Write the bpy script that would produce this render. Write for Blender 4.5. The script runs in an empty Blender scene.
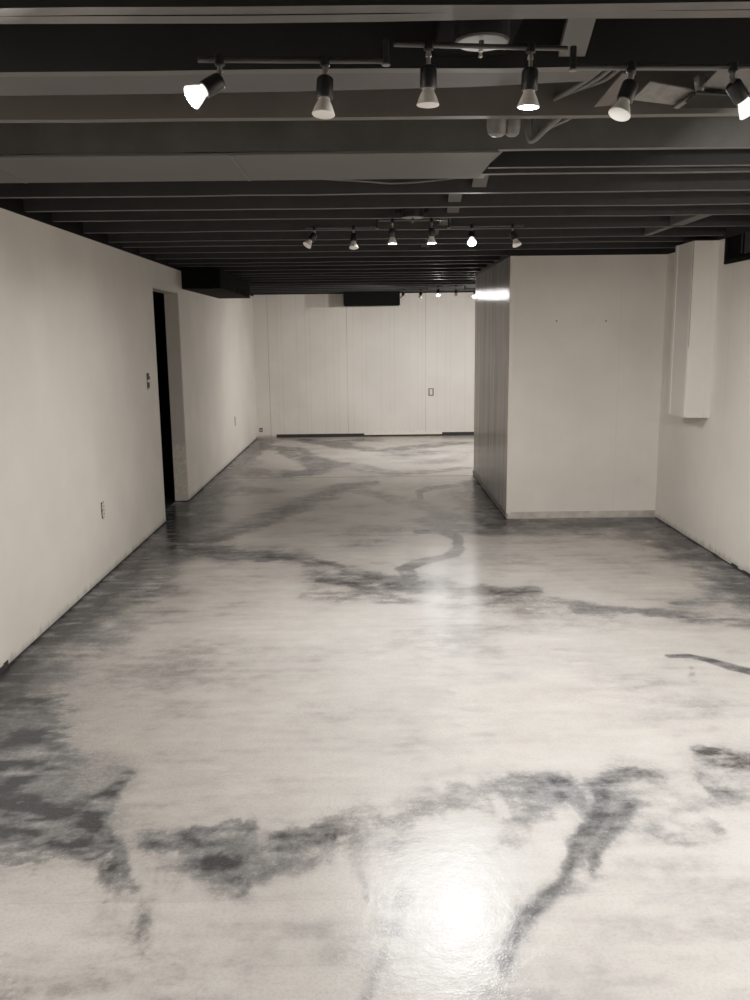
import bpy, bmesh, math, random
import numpy as np
from mathutils import Vector, Matrix
random.seed(7)
C = bpy.context.scene.collection
PI = math.pi

# ------------------------------------------------------------------ camera
H = 1.55
F, PITCH, YAW, ROLL = 865.19, 0.1866, 0.0057, -0.0115
cy_, sy_, cp_, sp_ = math.cos(YAW), math.sin(YAW), math.cos(PITCH), math.sin(PITCH)
FWD = Vector((sy_*cp_, cy_*cp_, -sp_)); RT = Vector((cy_, -sy_, 0)); UP = RT.cross(FWD)
A = RT*math.cos(ROLL) + UP*math.sin(ROLL)
B = UP*math.cos(ROLL) - RT*math.sin(ROLL)
EYE = Vector((0, 0, H))
def ray(px, py): return FWD*F + A*(px-375) - B*(py-500)
def atz(px, py, z): d = ray(px, py); return EYE + d*((z-H)/d.z)
def aty(px, py, y): d = ray(px, py); return EYE + d*(y/d.y)
def atx(px, py, x): d = ray(px, py); return EYE + d*(x/d.x)

cam = bpy.data.cameras.new('camera'); co = bpy.data.objects.new('camera', cam); C.objects.link(co)
M = Matrix.Identity(4)
for i in range(3):
    M[i][0], M[i][1], M[i][2], M[i][3] = A[i], B[i], -FWD[i], EYE[i]
co.matrix_world = M
cam.sensor_fit = 'VERTICAL'; cam.sensor_height = 36; cam.lens = F/1000*36
cam.clip_start = 0.05; cam.clip_end = 100
bpy.context.scene.camera = co

# ------------------------------------------------------------------ mesh helpers
def link(name, me, mats, parent=None):
    o = bpy.data.objects.new(name, me); C.objects.link(o)
    if mats is not None:
        for m in (mats if isinstance(mats, (list, tuple)) else [mats]): me.materials.append(m)
    if parent is not None: o.parent = parent
    return o
def obj(name, bm, mats, parent=None, smooth=False):
    me = bpy.data.meshes.new(name)
    bmesh.ops.recalc_face_normals(bm, faces=bm.faces)
    bm.to_mesh(me); bm.free()
    if smooth:
        for p in me.polygons: p.use_smooth = True
        try: me.set_sharp_from_angle(angle=math.radians(40))
        except Exception: pass
    return link(name, me, mats, parent)
def tag(o, label=None, cat=None, group=None, kind=None):
    if label: o['label'] = label
    if cat: o['category'] = cat
    if group: o['group'] = group
    if kind: o['kind'] = kind
    return o
def struct(name, bm, mats, smooth=False): return tag(obj(name, bm, mats, None, smooth), kind='structure')
def empty(name, loc, rotz=0):
    o = bpy.data.objects.new(name, None); C.objects.link(o); o.location = loc; o.rotation_euler = (0, 0, rotz)
    o.empty_display_size = .05
    return o
def box(bm, x0, x1, y0, y1, z0, z1, mi=0, bevel=0):
    r = bmesh.ops.create_cube(bm, size=1)
    vs = r['verts']
    for v in vs:
        v.co = Vector((x0 if v.co.x < 0 else x1, y0 if v.co.y < 0 else y1, z0 if v.co.z < 0 else z1))
    fs = {f for v in vs for f in v.link_faces}
    for f in fs: f.material_index = mi
    if bevel:
        es = list({e for v in vs for e in v.link_edges})
        bmesh.ops.bevel(bm, geom=es, offset=bevel, segments=2, affect='EDGES', profile=.5)
    return vs
def lathe(bm, prof, origin=(0,0,0), direction=(0,0,-1), seg=24, mi=0):
    """prof: list of (radius, distance along direction)."""
    d = Vector(direction).normalized(); o = Vector(origin)
    u = d.orthogonal().normalized(); w = d.cross(u)
    rings = []
    for r, t in prof:
        if r < 1e-6: rings.append([bm.verts.new(o+d*t)])
        else: rings.append([bm.verts.new(o + d*t + (u*math.cos(a)+w*math.sin(a))*r) for a in [2*PI*k/seg for k in range(seg)]])
    for a, b in zip(rings, rings[1:]):
        for k in range(seg):
            k2 = (k+1) % seg
            if len(a) == 1 and len(b) == 1: continue
            if len(a) == 1: f = bm.faces.new((a[0], b[k], b[k2]))
            elif len(b) == 1: f = bm.faces.new((a[k], a[k2], b[0]))
            else: f = bm.faces.new((a[k], a[k2], b[k2], b[k]))
            f.material_index = mi
def tube(bm, pts, r, seg=8, mi=0, caps=True):
    pts = [Vector(p) for p in pts]; rings = []
    u = None
    for i, p in enumerate(pts):
        t = (pts[min(i+1, len(pts)-1)] - pts[max(i-1, 0)]).normalized()
        if u is None: u = t.orthogonal().normalized()
        else: u = (u - t*u.dot(t)).normalized()
        w = t.cross(u)
        rr = r[i] if isinstance(r, (list, tuple)) else r
        rings.append([bm.verts.new(p + (u*math.cos(2*PI*k/seg)+w*math.sin(2*PI*k/seg))*rr) for k in range(seg)])
    for a, b in zip(rings, rings[1:]):
        for k in range(seg):
            f = bm.faces.new((a[k], a[(k+1) % seg], b[(k+1) % seg], b[k])); f.material_index = mi
    if caps:
        bm.faces.new(rings[0]); bm.faces.new(rings[-1])
def smooth_path(pts, n=8):
    pts = [Vector(p) for p in pts]; out = []
    P = [pts[0]*2-pts[1]] + pts + [pts[-1]*2-pts[-2]]
    for i in range(1, len(P)-2):
        for k in range(n):
            t = k/n
            out.append(.5*((2*P[i]) + (P[i+1]-P[i-1])*t + (2*P[i-1]-5*P[i]+4*P[i+1]-P[i+2])*t*t + (3*P[i]-P[i-1]-3*P[i+1]+P[i+2])*t**3))
    out.append(pts[-1]); return out
def slab(bm, corners, thick, mi=0):
    """a flat sheet from a loop of corners, thickened upwards."""
    a = [bm.verts.new(Vector(c)) for c in corners]; b = [bm.verts.new(Vector(c)+Vector((0,0,thick))) for c in corners]
    n = len(a); fs = [bm.faces.new(a), bm.faces.new(b[::-1])]
    for k in range(n): fs.append(bm.faces.new((a[k], a[(k+1) % n], b[(k+1) % n], b[k])))
    for f in fs: f.material_index = mi

# ------------------------------------------------------------------ materials
class NT:
    def __init__(s, name):
        s.m = bpy.data.materials.new(name); s.m.use_nodes = True
        s.t = s.m.node_tree; s.b = s.t.nodes['Principled BSDF']
    def n(s, typ, **kw):
        nd = s.t.nodes.new(typ)
        for k, v in kw.items():
            if k.startswith('i_'): nd.inputs[k[2:].replace('_', ' ')].default_value = v
            else: setattr(nd, k, v)
        return nd
    def l(s, a, b): s.t.links.new(a, b)
    def sock(s, v, inp):
        if hasattr(v, 'links') or isinstance(v, bpy.types.NodeSocket): s.l(v, inp)
        else: inp.default_value = v
    def math(s, op, a, b=0.0, c=None, clamp=False):
        nd = s.t.nodes.new('ShaderNodeMath'); nd.operation = op; nd.use_clamp = clamp
        s.sock(a, nd.inputs[0]); s.sock(b, nd.inputs[1])
        if c is not None: s.sock(c, nd.inputs[2])
        return nd.outputs[0]
    def mix(s, fac, a, b, typ='MIX'):
        nd = s.t.nodes.new('ShaderNodeMix'); nd.data_type = 'RGBA'; nd.blend_type = typ
        s.sock(fac, nd.inputs[0]); s.sock(a, nd.inputs[6]); s.sock(b, nd.inputs[7])
        return nd.outputs[2]
    def noise(s, vec, scale, detail=4, rough=.55, dist=0):
        nd = s.t.nodes.new('ShaderNodeTexNoise'); nd.inputs['Scale'].default_value = scale
        nd.inputs['Detail'].default_value = detail; nd.inputs['Roughness'].default_value = rough
        nd.inputs['Distortion'].default_value = dist
        s.l(vec, nd.inputs['Vector']); return nd.outputs['Fac']
    def ramp(s, v, a, b, lo=0, hi=1):
        nd = s.t.nodes.new('ShaderNodeMapRange'); nd.interpolation_type = 'SMOOTHSTEP'
        s.sock(v, nd.inputs[0]); nd.inputs[1].default_value = a; nd.inputs[2].default_value = b
        nd.inputs[3].default_value = lo; nd.inputs[4].default_value = hi
        return nd.outputs[0]
    def pos(s): return s.n('ShaderNodeNewGeometry').outputs['Position']
    def xyz(s, v):
        nd = s.n('ShaderNodeSeparateXYZ'); s.l(v, nd.inputs[0]); return nd.outputs
    def scaled(s, v, sc):
        nd = s.n('ShaderNodeMapping'); s.l(v, nd.inputs[0]); nd.inputs['Scale'].default_value = sc; return nd.outputs[0]
    def bump(s, h, strength, dist):
        nd = s.n('ShaderNodeBump'); nd.inputs['Strength'].default_value = strength; nd.inputs['Distance'].default_value = dist
        s.l(h, nd.inputs['Height']); s.l(nd.outputs[0], s.b.inputs['Normal'])
def rgb(c): return (c[0], c[1], c[2], 1)
def mat(name, col, rough=.6, metal=0, var=.12, nscale=14, bump=0, spec=.5, emit=None, es=0):
    k = NT(name); p = k.n('ShaderNodeTexCoord').outputs['Object']
    f = k.noise(p, nscale, 4)
    lo = rgb([x*(1-var) for x in col]); hi = rgb([min(1, x*(1+var)) for x in col])
    k.l(k.mix(f, lo, hi), k.b.inputs['Base Color'])
    k.b.inputs['Roughness'].default_value = rough; k.b.inputs['Metallic'].default_value = metal
    k.b.inputs['Specular IOR Level'].default_value = spec
    if bump: k.bump(k.noise(p, nscale*6, 3), bump, .002)
    if emit:
        k.b.inputs['Emission Color'].default_value = rgb(emit); k.b.inputs['Emission Strength'].default_value = es
    return k.m

WALL = (.74, .705, .655)
def wall_mat(name, axis=None, seam=1.22, off=0.0, depth=.5, rough=.55, col=WALL, flute=0, dirt=True, grooves=(0, .21, .345, .56, .78), gw=.0035, spec=.3, bumpk=.25, pitch=.406):
    """painted wall; axis = 0/1 gives the upright grooves of old sheet panelling along x or y"""
    k = NT(name); p = k.pos(); s = k.xyz(p)
    f = k.noise(p, 1.3, 4); g = k.noise(p, 9, 5)
    c = k.mix(k.ramp(f, .3, .7), rgb([x*.93 for x in col]), rgb([min(1, x*1.04) for x in col]))
    c = k.mix(k.math('MULTIPLY', k.ramp(g, .55, .8), .10), c, rgb([x*.72 for x in col]))
    h = k.math('MULTIPLY', k.noise(p, 160, 2), .25)
    if axis is not None:
        u = k.math('ADD', s[axis], 20-off)
        wob = k.noise(k.scaled(p, (3, 3, .6)), 1.2, 2)
        tot = None
        fr = k.math('MODULO', u, pitch)
        for q in grooves:
            d = k.math('ABSOLUTE', k.math('SUBTRACT', fr, q*pitch + .012))
            e = k.ramp(d, 0, gw, 1, 0)
            tot = e if tot is None else k.math('MAXIMUM', tot, e)
        fs = k.math('MODULO', u, seam)
        sm = k.ramp(k.math('ABSOLUTE', k.math('SUBTRACT', fs, .02)), .001, .007, 1, 0)
        ln = k.math('MAXIMUM', k.math('MULTIPLY', tot, depth*.55), k.math('MULTIPLY', sm, depth*1.3), clamp=True)
        ln = k.math('MULTIPLY', ln, k.ramp(wob, .25, .6, .35, 1))
        c = k.mix(ln, c, (.10, .09, .08, 1))
        h = k.math('SUBTRACT', h, k.math('MULTIPLY', tot, 1.2))
    if flute:
        h = k.math('ADD', h, k.math('MULTIPLY', k.noise(k.scaled(p, (1, 38, .25)), 1.0, 3), 2.2))
        c = k.mix(k.ramp(k.noise(k.scaled(p, (1, 9, .5)), 1.0, 4), .35, .7), c, rgb([x*.72 for x in col]))
    if dirt:
        z = s[2]; n2 = k.noise(k.scaled(p, (14, 14, 3)), 1.0, 5, .7)
        dm = k.math('MULTIPLY', k.ramp(k.math('ADD', z, k.math('MULTIPLY', n2, .12)), .06, .12, 1, 0), .55)
        c = k.mix(dm, c, (.22, .205, .19, 1))
    k.l(c, k.b.inputs['Base Color'])
    k.b.inputs['Roughness'].default_value = rough; k.b.inputs['Specular IOR Level'].default_value = spec
    k.bump(h, bumpk, .004)
    return k.m
m_left = wall_mat('painted_drywall', rough=.6)
m_panel_back = wall_mat('painted_panelling_back', 0, off=.13, depth=.38, gw=.005, grooves=(0, .31, .47), pitch=.436)
m_panel_front = wall_mat('painted_panelling_closet', 0, off=.1, depth=.05, rough=.6, gw=.002)
m_panel_right = wall_mat('painted_panelling_right', 1, off=.3, depth=.08, rough=.6, gw=.002)
m_panel_side = wall_mat('glossy_grooved_panelling', 1, off=.05, depth=.30, rough=.15, gw=.012, spec=.03, flute=1, bumpk=.7, col=(.50, .475, .45), pitch=.30, dirt=False)  # closet side: shade of the unlit face put into the darker base colour
m_trimw = mat('white_trim_paint', (.74, .70, .65), .45, var=.05)
m_chase = mat('chase_paint', (.68, .645, .60), .55, var=.05, nscale=5)
m_jamb = mat('grey_jamb_paint', (.64, .60, .55), .6, var=.08, nscale=6)
m_raw = mat('raw_wallboard_edge', (.78, .72, .62), .85, var=.35, nscale=40)
m_joist = mat('black_joist_paint', (.014, .0136, .014), .55, var=.35, nscale=9, bump=.3)
m_joist2 = mat('lit_joist_face', (.074, .070, .067), .6, var=.4, nscale=7, bump=.3)  # black joist face with lamp light mixed into its grey
m_joist4 = mat('brown_lit_joist_face', (.108, .097, .088), .6, var=.35, nscale=6, bump=.3)  # brownish lamp light on this joist face, put into the colour
m_joist3 = mat('dim_lit_black', (.027, .026, .0265), .6, var=.4, nscale=8, bump=.3)  # black lifted in colour for the light on joists farther off
m_joistb = mat('pale_joist_underside', (.105, .099, .094), .55, var=.3, nscale=11, bump=.3)  # undersides a paler grey than the joist faces
m_deck = mat('black_subfloor', (.010, .0095, .010), .8, var=.3)
m_grey = mat('dark_grey_sheet', (.105, .100, .096), .75, var=.12, nscale=4)
m_board = mat('pale_grey_board', (.105, .100, .097), .6, var=.15, nscale=5)  # shared grey; on the bridging slats it carries their light
m_brown = mat('brown_black_wood', (.085, .075, .068), .65, var=.3, nscale=12)
m_black = mat('flat_black', (.007, .0068, .007), .9, var=.3, nscale=8, spec=.06)
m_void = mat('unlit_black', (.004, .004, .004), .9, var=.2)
m_duct = mat('black_duct_paint', (.008, .0078, .0078), .8, var=.3, nscale=6, spec=.08)
m_ductlit = mat('duct_side_paint', (.009, .0085, .008), .9, var=.25, nscale=9, spec=.04)
m_ductside = mat('grey_black_duct_paint', (.024, .022, .020), .9, var=.35, nscale=9, spec=.08)
m_gap = mat('dark_wall_gap', (.035, .033, .034), .8, var=.6, nscale=30)
m_base = mat('grey_stained_base', (.20, .185, .175), .5, var=.4, nscale=14)
m_metal = mat('brushed_dark_metal', (.09, .088, .086), .35, .6, var=.15, nscale=60)
m_socket = mat('black_socket', (.014, .014, .015), .35, var=.2)
m_chrome = mat('worn_chrome', (.55, .53, .50), .28, 1, var=.1)
m_canopy = mat('grey_canopy_plate', (.20, .195, .19), .4, .2, var=.06)
m_bulb = mat('frosted_white_bulb', (.80, .78, .74), .35, var=.02)
m_cable = mat('grey_cable', (.13, .125, .12), .5, var=.2, nscale=50)
m_pipe = mat('painted_pipe', (.16, .156, .152), .5, var=.5, nscale=40)
m_plate = mat('painted_over_outlet', (.66, .62, .57), .5, var=.05)
m_hole = mat('outlet_gap', (.05, .045, .045), .8, var=.4, nscale=80)
m_foil = mat('foil_tape', (.55, .53, .50), .3, .8, var=.3, nscale=90, bump=.6)
EM = (1.0, .96, .915)
def emis(name, strength, col=EM):
    k = NT(name); k.t.nodes.remove(k.b)
    e = k.n('ShaderNodeEmission'); e.inputs['Color'].default_value = rgb(col); e.inputs['Strength'].default_value = strength
    p = k.n('ShaderNodeTexCoord').outputs['Object']
    k.l(e.outputs[0], [n for n in k.t.nodes if n.type == 'OUTPUT_MATERIAL'][0].inputs[0])
    return k.m
LAMP = 160
m_lit = emis('lit_lamp_face', LAMP)
m_glow = emis('glowing_bulb_glass', 1.3)

# ------------------------------------------------------------------ floor
XL, XR, XB = -1.7615, 2.442, 1.169
YB, YN, YB0, YB1 = 13.629, -2.6, 7.254, 9.631
ZJ, ZD, ZW = 2.20, 2.435, 2.18
HALL = -3.3
rng = np.random.RandomState(11)
TAB = rng.rand(512, 512)
def vnoise(x, y):
    xi = np.floor(x).astype(int); yi = np.floor(y).astype(int); fx = x-xi; fy = y-yi
    fx = fx*fx*(3-2*fx); fy = fy*fy*(3-2*fy)
    g = lambda a, b: TAB[a % 512, b % 512]
    return (g(xi, yi)*(1-fx)+g(xi+1, yi)*fx)*(1-fy) + (g(xi, yi+1)*(1-fx)+g(xi+1, yi+1)*fx)*fy
def fbm(x, y, o=4, r=.5):
    a, t, s = 1, 0, 0
    for k in range(o):
        t = t + a*vnoise(x*2**k+17.3*k, y*2**k+9.1*k); s += a; a *= r
    return t/s - .5
# stains poured into the floor, plus painted shade and reflection beside the closet: (darkness, softness, ragged edge, [(px, py, half width, half height)...]) located on the slab
ST = [
 # band along the left wall
 (.80,.8,.6,[(-60,735,40,12),(0,682,38,12),(60,628,34,10),(110,582,30,9),(165,534,26,8),(205,497,16,5),(235,466,14,4),(262,442,14,3)]),
 (.45,.9,.8,[(-20,740,80,16),(40,668,62,14),(110,607,46,10),(165,560,30,9),(215,500,24,6),(250,465,20,4)]),
 # big dark pool at the left
 (.72,.5,.9,[(-60,720,90,22),(0,712,78,24),(45,700,38,16)]),
 (.85,.45,.9,[(-70,770,90,40),(0,770,66,40),(30,745,34,22)]),
 (.85,.5,1.,[(-70,830,90,38),(0,828,92,36),(50,826,58,30),(90,845,26,16)]),
 (.62,.6,.9,[(95,810,22,16),(112,790,12,12),(125,775,9,6)]),
 # clumps stepping right along the lower floor
 (.62,.8,1.2,[(120,868,24,20),(140,890,26,18),(150,905,14,12)]),
 (.50,.8,1.2,[(148,925,8,20),(146,945,5,10)]),
 (.62,.7,1.2,[(178,842,24,10),(215,835,28,12),(245,828,20,12)]),
 (.50,.9,1.3,[(225,868,22,14),(235,885,16,10)]),
 (.55,.8,1.2,[(255,850,22,9),(290,838,24,9),(330,826,22,9),(368,812,16,9)]),
 (.35,.9,1.2,[(250,872,60,10),(320,850,40,10)]),
 (.30,.8,.8,[(358,840,6,10),(368,880,5,18),(372,900,4,10)]),
 # lower middle
 (.50,.9,1.1,[(395,830,22,16),(415,812,20,14)]),
 (.48,.8,1.1,[(430,805,18,9),(462,792,22,10),(485,800,10,8)]),
 (.62,.9,1.1,[(518,780,20,9),(545,780,22,8),(568,788,8,9)]),
 (.36,1.,1.1,[(528,802,20,12),(508,832,18,14),(488,848,14,10)]),
 (.66,.8,.75,[(594,786,9,5),(600,798,6,6),(594,815,5,8),(580,838,6,10),(570,862,7,10),(562,880,6,8),(545,898,7,8),(528,918,6,8),(516,940,5,10),(506,968,5,12)]),
 (.42,1.,.9,[(610,800,24,14),(585,850,14,14),(560,885,16,12),(530,915,14,12),(508,955,12,14)]),
 (.60,.9,.85,[(632,800,8,4),(618,818,9,8),(604,838,9,9),(596,858,8,9),(592,872,6,6)]),
 (.25,.9,.7,[(575,890,30,8),(600,878,18,6)]),
 (.38,.8,.8,[(408,900,12,20),(392,940,14,24),(375,975,16,24),(362,1010,14,20)]),
 (.25,.9,.8,[(520,1010,60,30),(470,1000,30,16)]),
 # lower right
 (.52,.9,1.2,[(612,778,16,7),(640,768,20,7),(660,775,12,6)]),
 (.62,.7,1.2,[(630,765,14,6),(645,772,10,6)]),
 (.78,.6,1.2,[(702,750,10,6),(725,758,24,12),(760,760,30,14),(800,760,30,14)]),
 (.55,.8,1.2,[(712,780,10,14),(735,795,24,12),(770,800,30,12)]),
 (.34,.9,1.1,[(660,832,14,8),(690,838,26,8),(716,825,9,14)]),
 (.22,1.,1.1,[(640,800,40,14)]),
 # dark wavy line at the right
 (.85,.45,.35,[(668,656,3,2),(690,656,6,2.5),(712,661,10,3),(735,668,12,3.5),(760,674,14,3.5)]),
 (.35,.6,.6,[(692,668,3,3),(694,680,4,3)]),
 # long band across the middle
 (.72,.7,1.,[(160,548,26,8),(195,545,36,9),(225,548,24,7)]),
 (.55,.8,1.,[(170,520,14,16),(180,508,14,10),(200,520,30,8)]),
 (.62,.8,1.1,[(225,552,24,5),(265,557,30,5),(310,563,30,5),(345,566,14,3)]),
 (.60,.7,.9,[(330,580,30,3.5),(380,583,40,3.5)]),
 (.66,.9,1.0,[(350,572,40,6),(400,580,50,7),(450,588,50,7),(490,592,36,7)]),
 (.40,.9,1.1,[(320,592,18,8),(400,600,60,5),(480,604,40,5)]),
 (.46,.6,.8,[(492,604,14,5),(515,598,18,6),(532,590,10,5)]),
 (.35,.8,.8,[(545,598,20,2.5),(575,603,20,3)]),
 (.50,.8,1.1,[(585,607,14,8),(605,610,16,8),(640,612,30,6),(690,616,36,6),(740,622,30,5)]),
 (.45,.6,.8,[(680,604,10,2),(720,601,26,2.5),(765,603,30,3)]),
 (.22,.9,1.,[(540,610,50,6),(620,628,24,9)]),
 # squiggle beside the closet
 (.68,.5,.5,[(418,532,6,2),(440,531,8,2),(456,538,6,4),(459,548,6,4),(450,556,10,2.5),(425,561,14,2.5),(405,568,10,3),(410,577,9,4)]),
 (.40,.8,.8,[(425,520,24,4),(450,528,20,3),(480,533,20,2.5),(500,532,10,2.5)]),
 # diagonals in front of the far room
 (.58,1.,1.3,[(215,538,16,4),(255,523,18,4),(290,508,20,5),(320,494,18,4),(350,485,16,3),(372,482,8,2)]),
 (.40,.9,.8,[(345,486,16,3),(370,492,16,3.5),(400,500,20,3.5),(430,508,14,3.5),(450,518,12,4)]),
 (.55,.5,.5,[(421,498,3,2),(421,492,4,2.5),(432,488,8,1.8),(450,486,10,1.6)]),
 (.28,.9,1.,[(445,500,14,4),(462,492,12,5)]),
 (.42,.9,1.,[(225,492,26,6),(260,490,30,3)]),
 # far room
 (.62,.7,.9,[(255,447,14,2.5),(285,449,16,1.8),(300,457,18,2),(320,462,20,2),(318,470,16,2.4),(300,474,20,2)]),
 (.55,.7,.9,[(305,440,12,1.5),(330,443,18,1.6),(352,448,20,1.8),(385,450,24,2),(420,447,24,2),(455,443,20,1.6)]),
 (.45,.7,1.,[(345,441,20,1.2),(372,440,16,1.4)]),
 (.42,.8,1.,[(390,455,22,3),(415,453,26,3.5),(440,452,16,2.5)]),
 (.45,.8,.9,[(340,464,20,2),(375,471,16,2.4),(398,474,18,1.6),(440,471,20,1.4),(466,468,12,1.4)]),
 (.50,.8,1.,[(250,472,26,4),(285,474,26,3)]),
 (.30,.9,1.,[(440,462,30,2.5),(462,457,14,3)]),
 # painted shade and reflection beside the closet; stain before it
 (.80,.8,.6,[(475,485,14,5),(487,500,16,7),(500,515,16,7)]),
 (.60,.9,.8,[(465,500,14,9),(478,520,20,8),(500,527,24,6)]),
 (.66,.8,.7,[(505,524,20,4),(545,524,30,5),(590,523,36,6),(630,523,30,8),(660,524,14,7)]),
 (.35,1.,.8,[(580,530,50,8),(640,536,30,10)]),
 # along the right wall
 (.75,.8,.7,[(655,525,14,7),(690,546,20,8),(720,564,20,9),(760,590,26,10),(820,630,30,12)]),
 (.50,.9,.9,[(640,532,30,10),(685,558,30,9),(720,578,30,8),(760,606,30,10)]),
 # faint clouds
 (.20,1.,1.3,[(320,715,30,12),(345,722,24,10)]),
 (.16,1.,1.3,[(440,700,40,14),(470,740,40,12)]),
 (.14,1.,1.3,[(230,650,60,8),(330,660,60,8),(430,640,70,8)]),
 (.14,1.,1.3,[(200,760,70,16),(300,780,60,14)]),
 (.22,1.,1.2,[(0,985,30,16),(-30,960,40,20)]),
 (.16,1.,1.2,[(230,985,70,14),(120,940,50,16)]),
 (.14,1.,1.3,[(590,690,60,10),(680,710,60,12),(560,650,40,6)]),
 (.20,.9,1.2,[(450,690,8,8)]),
 (.18,1.,1.2,[(300,545,30,5),(380,545,60,4),(400,530,60,4)]),
]
def build_floor():
    ys = [YN]
    while ys[-1] < YB:
        y = ys[-1]
        if y < 1.5: d = .08
        else: d = .0095 + .0007*max(0, y-2)**2
        ys.append(min(y+d, YB+1e-9))
    ys = np.array(ys); xs = np.linspace(XL-.13, XR, 430)
    X, Y = np.meshgrid(xs, ys)
    ny, nx = X.shape
    far = np.clip(Y/4, .6, 3)
    # a coarse and a fine domain warp, so that poured edges curl and feather
    wx = fbm(X*1.8, Y*1.5, 4)*.34 + fbm(X*7+5, Y*6, 4)*.14
    wy = fbm(X*1.8+40, Y*1.5+7, 4)*.34 + fbm(X*7+60, Y*6+3, 4)*.14
    streak = fbm(X*5+fbm(X*1.5, Y*1.5)*4, Y*26, 4)     # pulled sideways by the squeegee
    grain = fbm(X*22, Y*22, 4, .65)
    cloud2 = fbm(X*6.3+71, Y*6.8+51, 4, .6); brush = fbm(X*24+Y*6+fbm(X*2, Y*2)*3, Y*4.5-X*2, 4, .6)
    cloud = fbm(X*3.1+31, Y*3.6+11, 5, .6)
    stain_shade = np.zeros_like(X)
    for dk, soft, rag, pts in ST:
        P = []; my = sum(p[1] for p in pts)/len(pts); far_ = my < 512; low_ = my > 780 and pts[0][0] > 100
        for (px, py, w, h) in pts:
            c = atz(px, py, 0); a = atz(px+w, py, 0)
            t = atz(px, py-h, 0) if py-h > 345 else c + Vector((0, 1, 0)); b2 = atz(px, py+h, 0)
            P.append((c.x, c.y, (a-c).length, .5*abs(t.y-b2.y)))
        best = np.full(X.shape, 9.0)
        segs = list(zip(P, P[1:])) if len(P) > 1 else [(P[0], P[0])]
        for p, q in segs:
            rx, ry = .5*(p[2]+q[2]), .5*(p[3]+q[3]); m = max(rx, ry)*2.6 + .35
            x0, x1 = min(p[0], q[0])-m, max(p[0], q[0])+m; y0, y1 = min(p[1], q[1])-m, max(p[1], q[1])+m
            j = np.where((ys >= y0) & (ys <= y1))[0]; i = np.where((xs >= x0) & (xs <= x1))[0]
            if len(i) == 0 or len(j) == 0: continue
            sl = (slice(j[0], j[-1]+1), slice(i[0], i[-1]+1))
            k = min(1.1, 2.0*max(rx, ry) + .12)*rag
            xx = X[sl]+wx[sl]*k; yy = Y[sl]+wy[sl]*k
            dx, dy = (q[0]-p[0])/rx, (q[1]-p[1])/ry
            L2 = dx*dx+dy*dy+1e-12
            ux, uy = (xx-p[0])/rx, (yy-p[1])/ry
            t = np.clip((ux*dx+uy*dy)/L2, 0, 1)
            f = rx/(p[2]+t*(q[2]-p[2])); g = ry/(p[3]+t*(q[3]-p[3]))
            d = np.sqrt(((ux-t*dx)*f)**2 + ((uy-t*dy)*g)**2)
            best[sl] = np.minimum(best[sl], d)
        e = best + (cloud*1.9 + streak*1.2 + grain*.8)*rag
        if far_: e = best + (cloud*.8 + streak*.9 + grain*.5)*rag
        elif low_: e = best + (cloud*2.2 + brush*1.5 + grain*.9)*rag
        v = 1 - np.clip((e-(1-soft*.8))/(soft*1.25+.05), 0, 1); v = v*v*(3-2*v)
        hz = 1 - np.clip((e-.5)/2.0, 0, 1); hz = hz*hz*(3-2*hz)
        v = v*np.clip((.95 if far_ else .80) + (cloud2*1.7 + (brush if low_ else streak)*.9)*min(1, rag), .15, 1.15)
        v = np.maximum(v, hz*(.05 if far_ else .26)*min(1, rag))
        stain_shade = 1 - (1-stain_shade)*(1-min(.95, dk*(1.32 if low_ else 1.18))*v)
    mott = .5 + fbm(X*2.2+9, Y*2.9, 5, .62)*1.1 + streak*.45 + grain*.3
    stain_shade = np.clip(stain_shade*(.92 + streak*.6 + grain*.7 + cloud*.5), 0, 1)
    stain_shade = np.clip(stain_shade + np.clip(mott-.53, 0, 1)*.75, 0, 1)
    tint = np.clip(.5 + fbm(X*1.3+80, Y*1.1+33, 3)*1.8, 0, 1)
    verts = np.stack([X, Y, np.zeros_like(X)], -1).reshape(-1, 3).astype(np.float32)
    idx = np.arange(ny*nx).reshape(ny, nx)
    quads = np.stack([idx[:-1, :-1], idx[:-1, 1:], idx[1:, 1:], idx[1:, :-1]], -1).reshape(-1)
    n = len(quads)//4
    me = bpy.data.meshes.new('floor')
    me.vertices.add(len(verts)); me.vertices.foreach_set('co', verts.ravel())
    me.loops.add(len(quads)); me.loops.foreach_set('vertex_index', quads.astype(np.int32))
    me.polygons.add(n); me.polygons.foreach_set('loop_start', np.arange(0, n*4, 4, dtype=np.int32))
    me.update(calc_edges=True)
    col = np.stack([stain_shade, mott, tint, np.ones_like(stain_shade)], -1).reshape(-1).astype(np.float32)
    at = me.color_attributes.new('pour', 'FLOAT_COLOR', 'POINT'); at.data.foreach_set('color', col)
    return me
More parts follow.
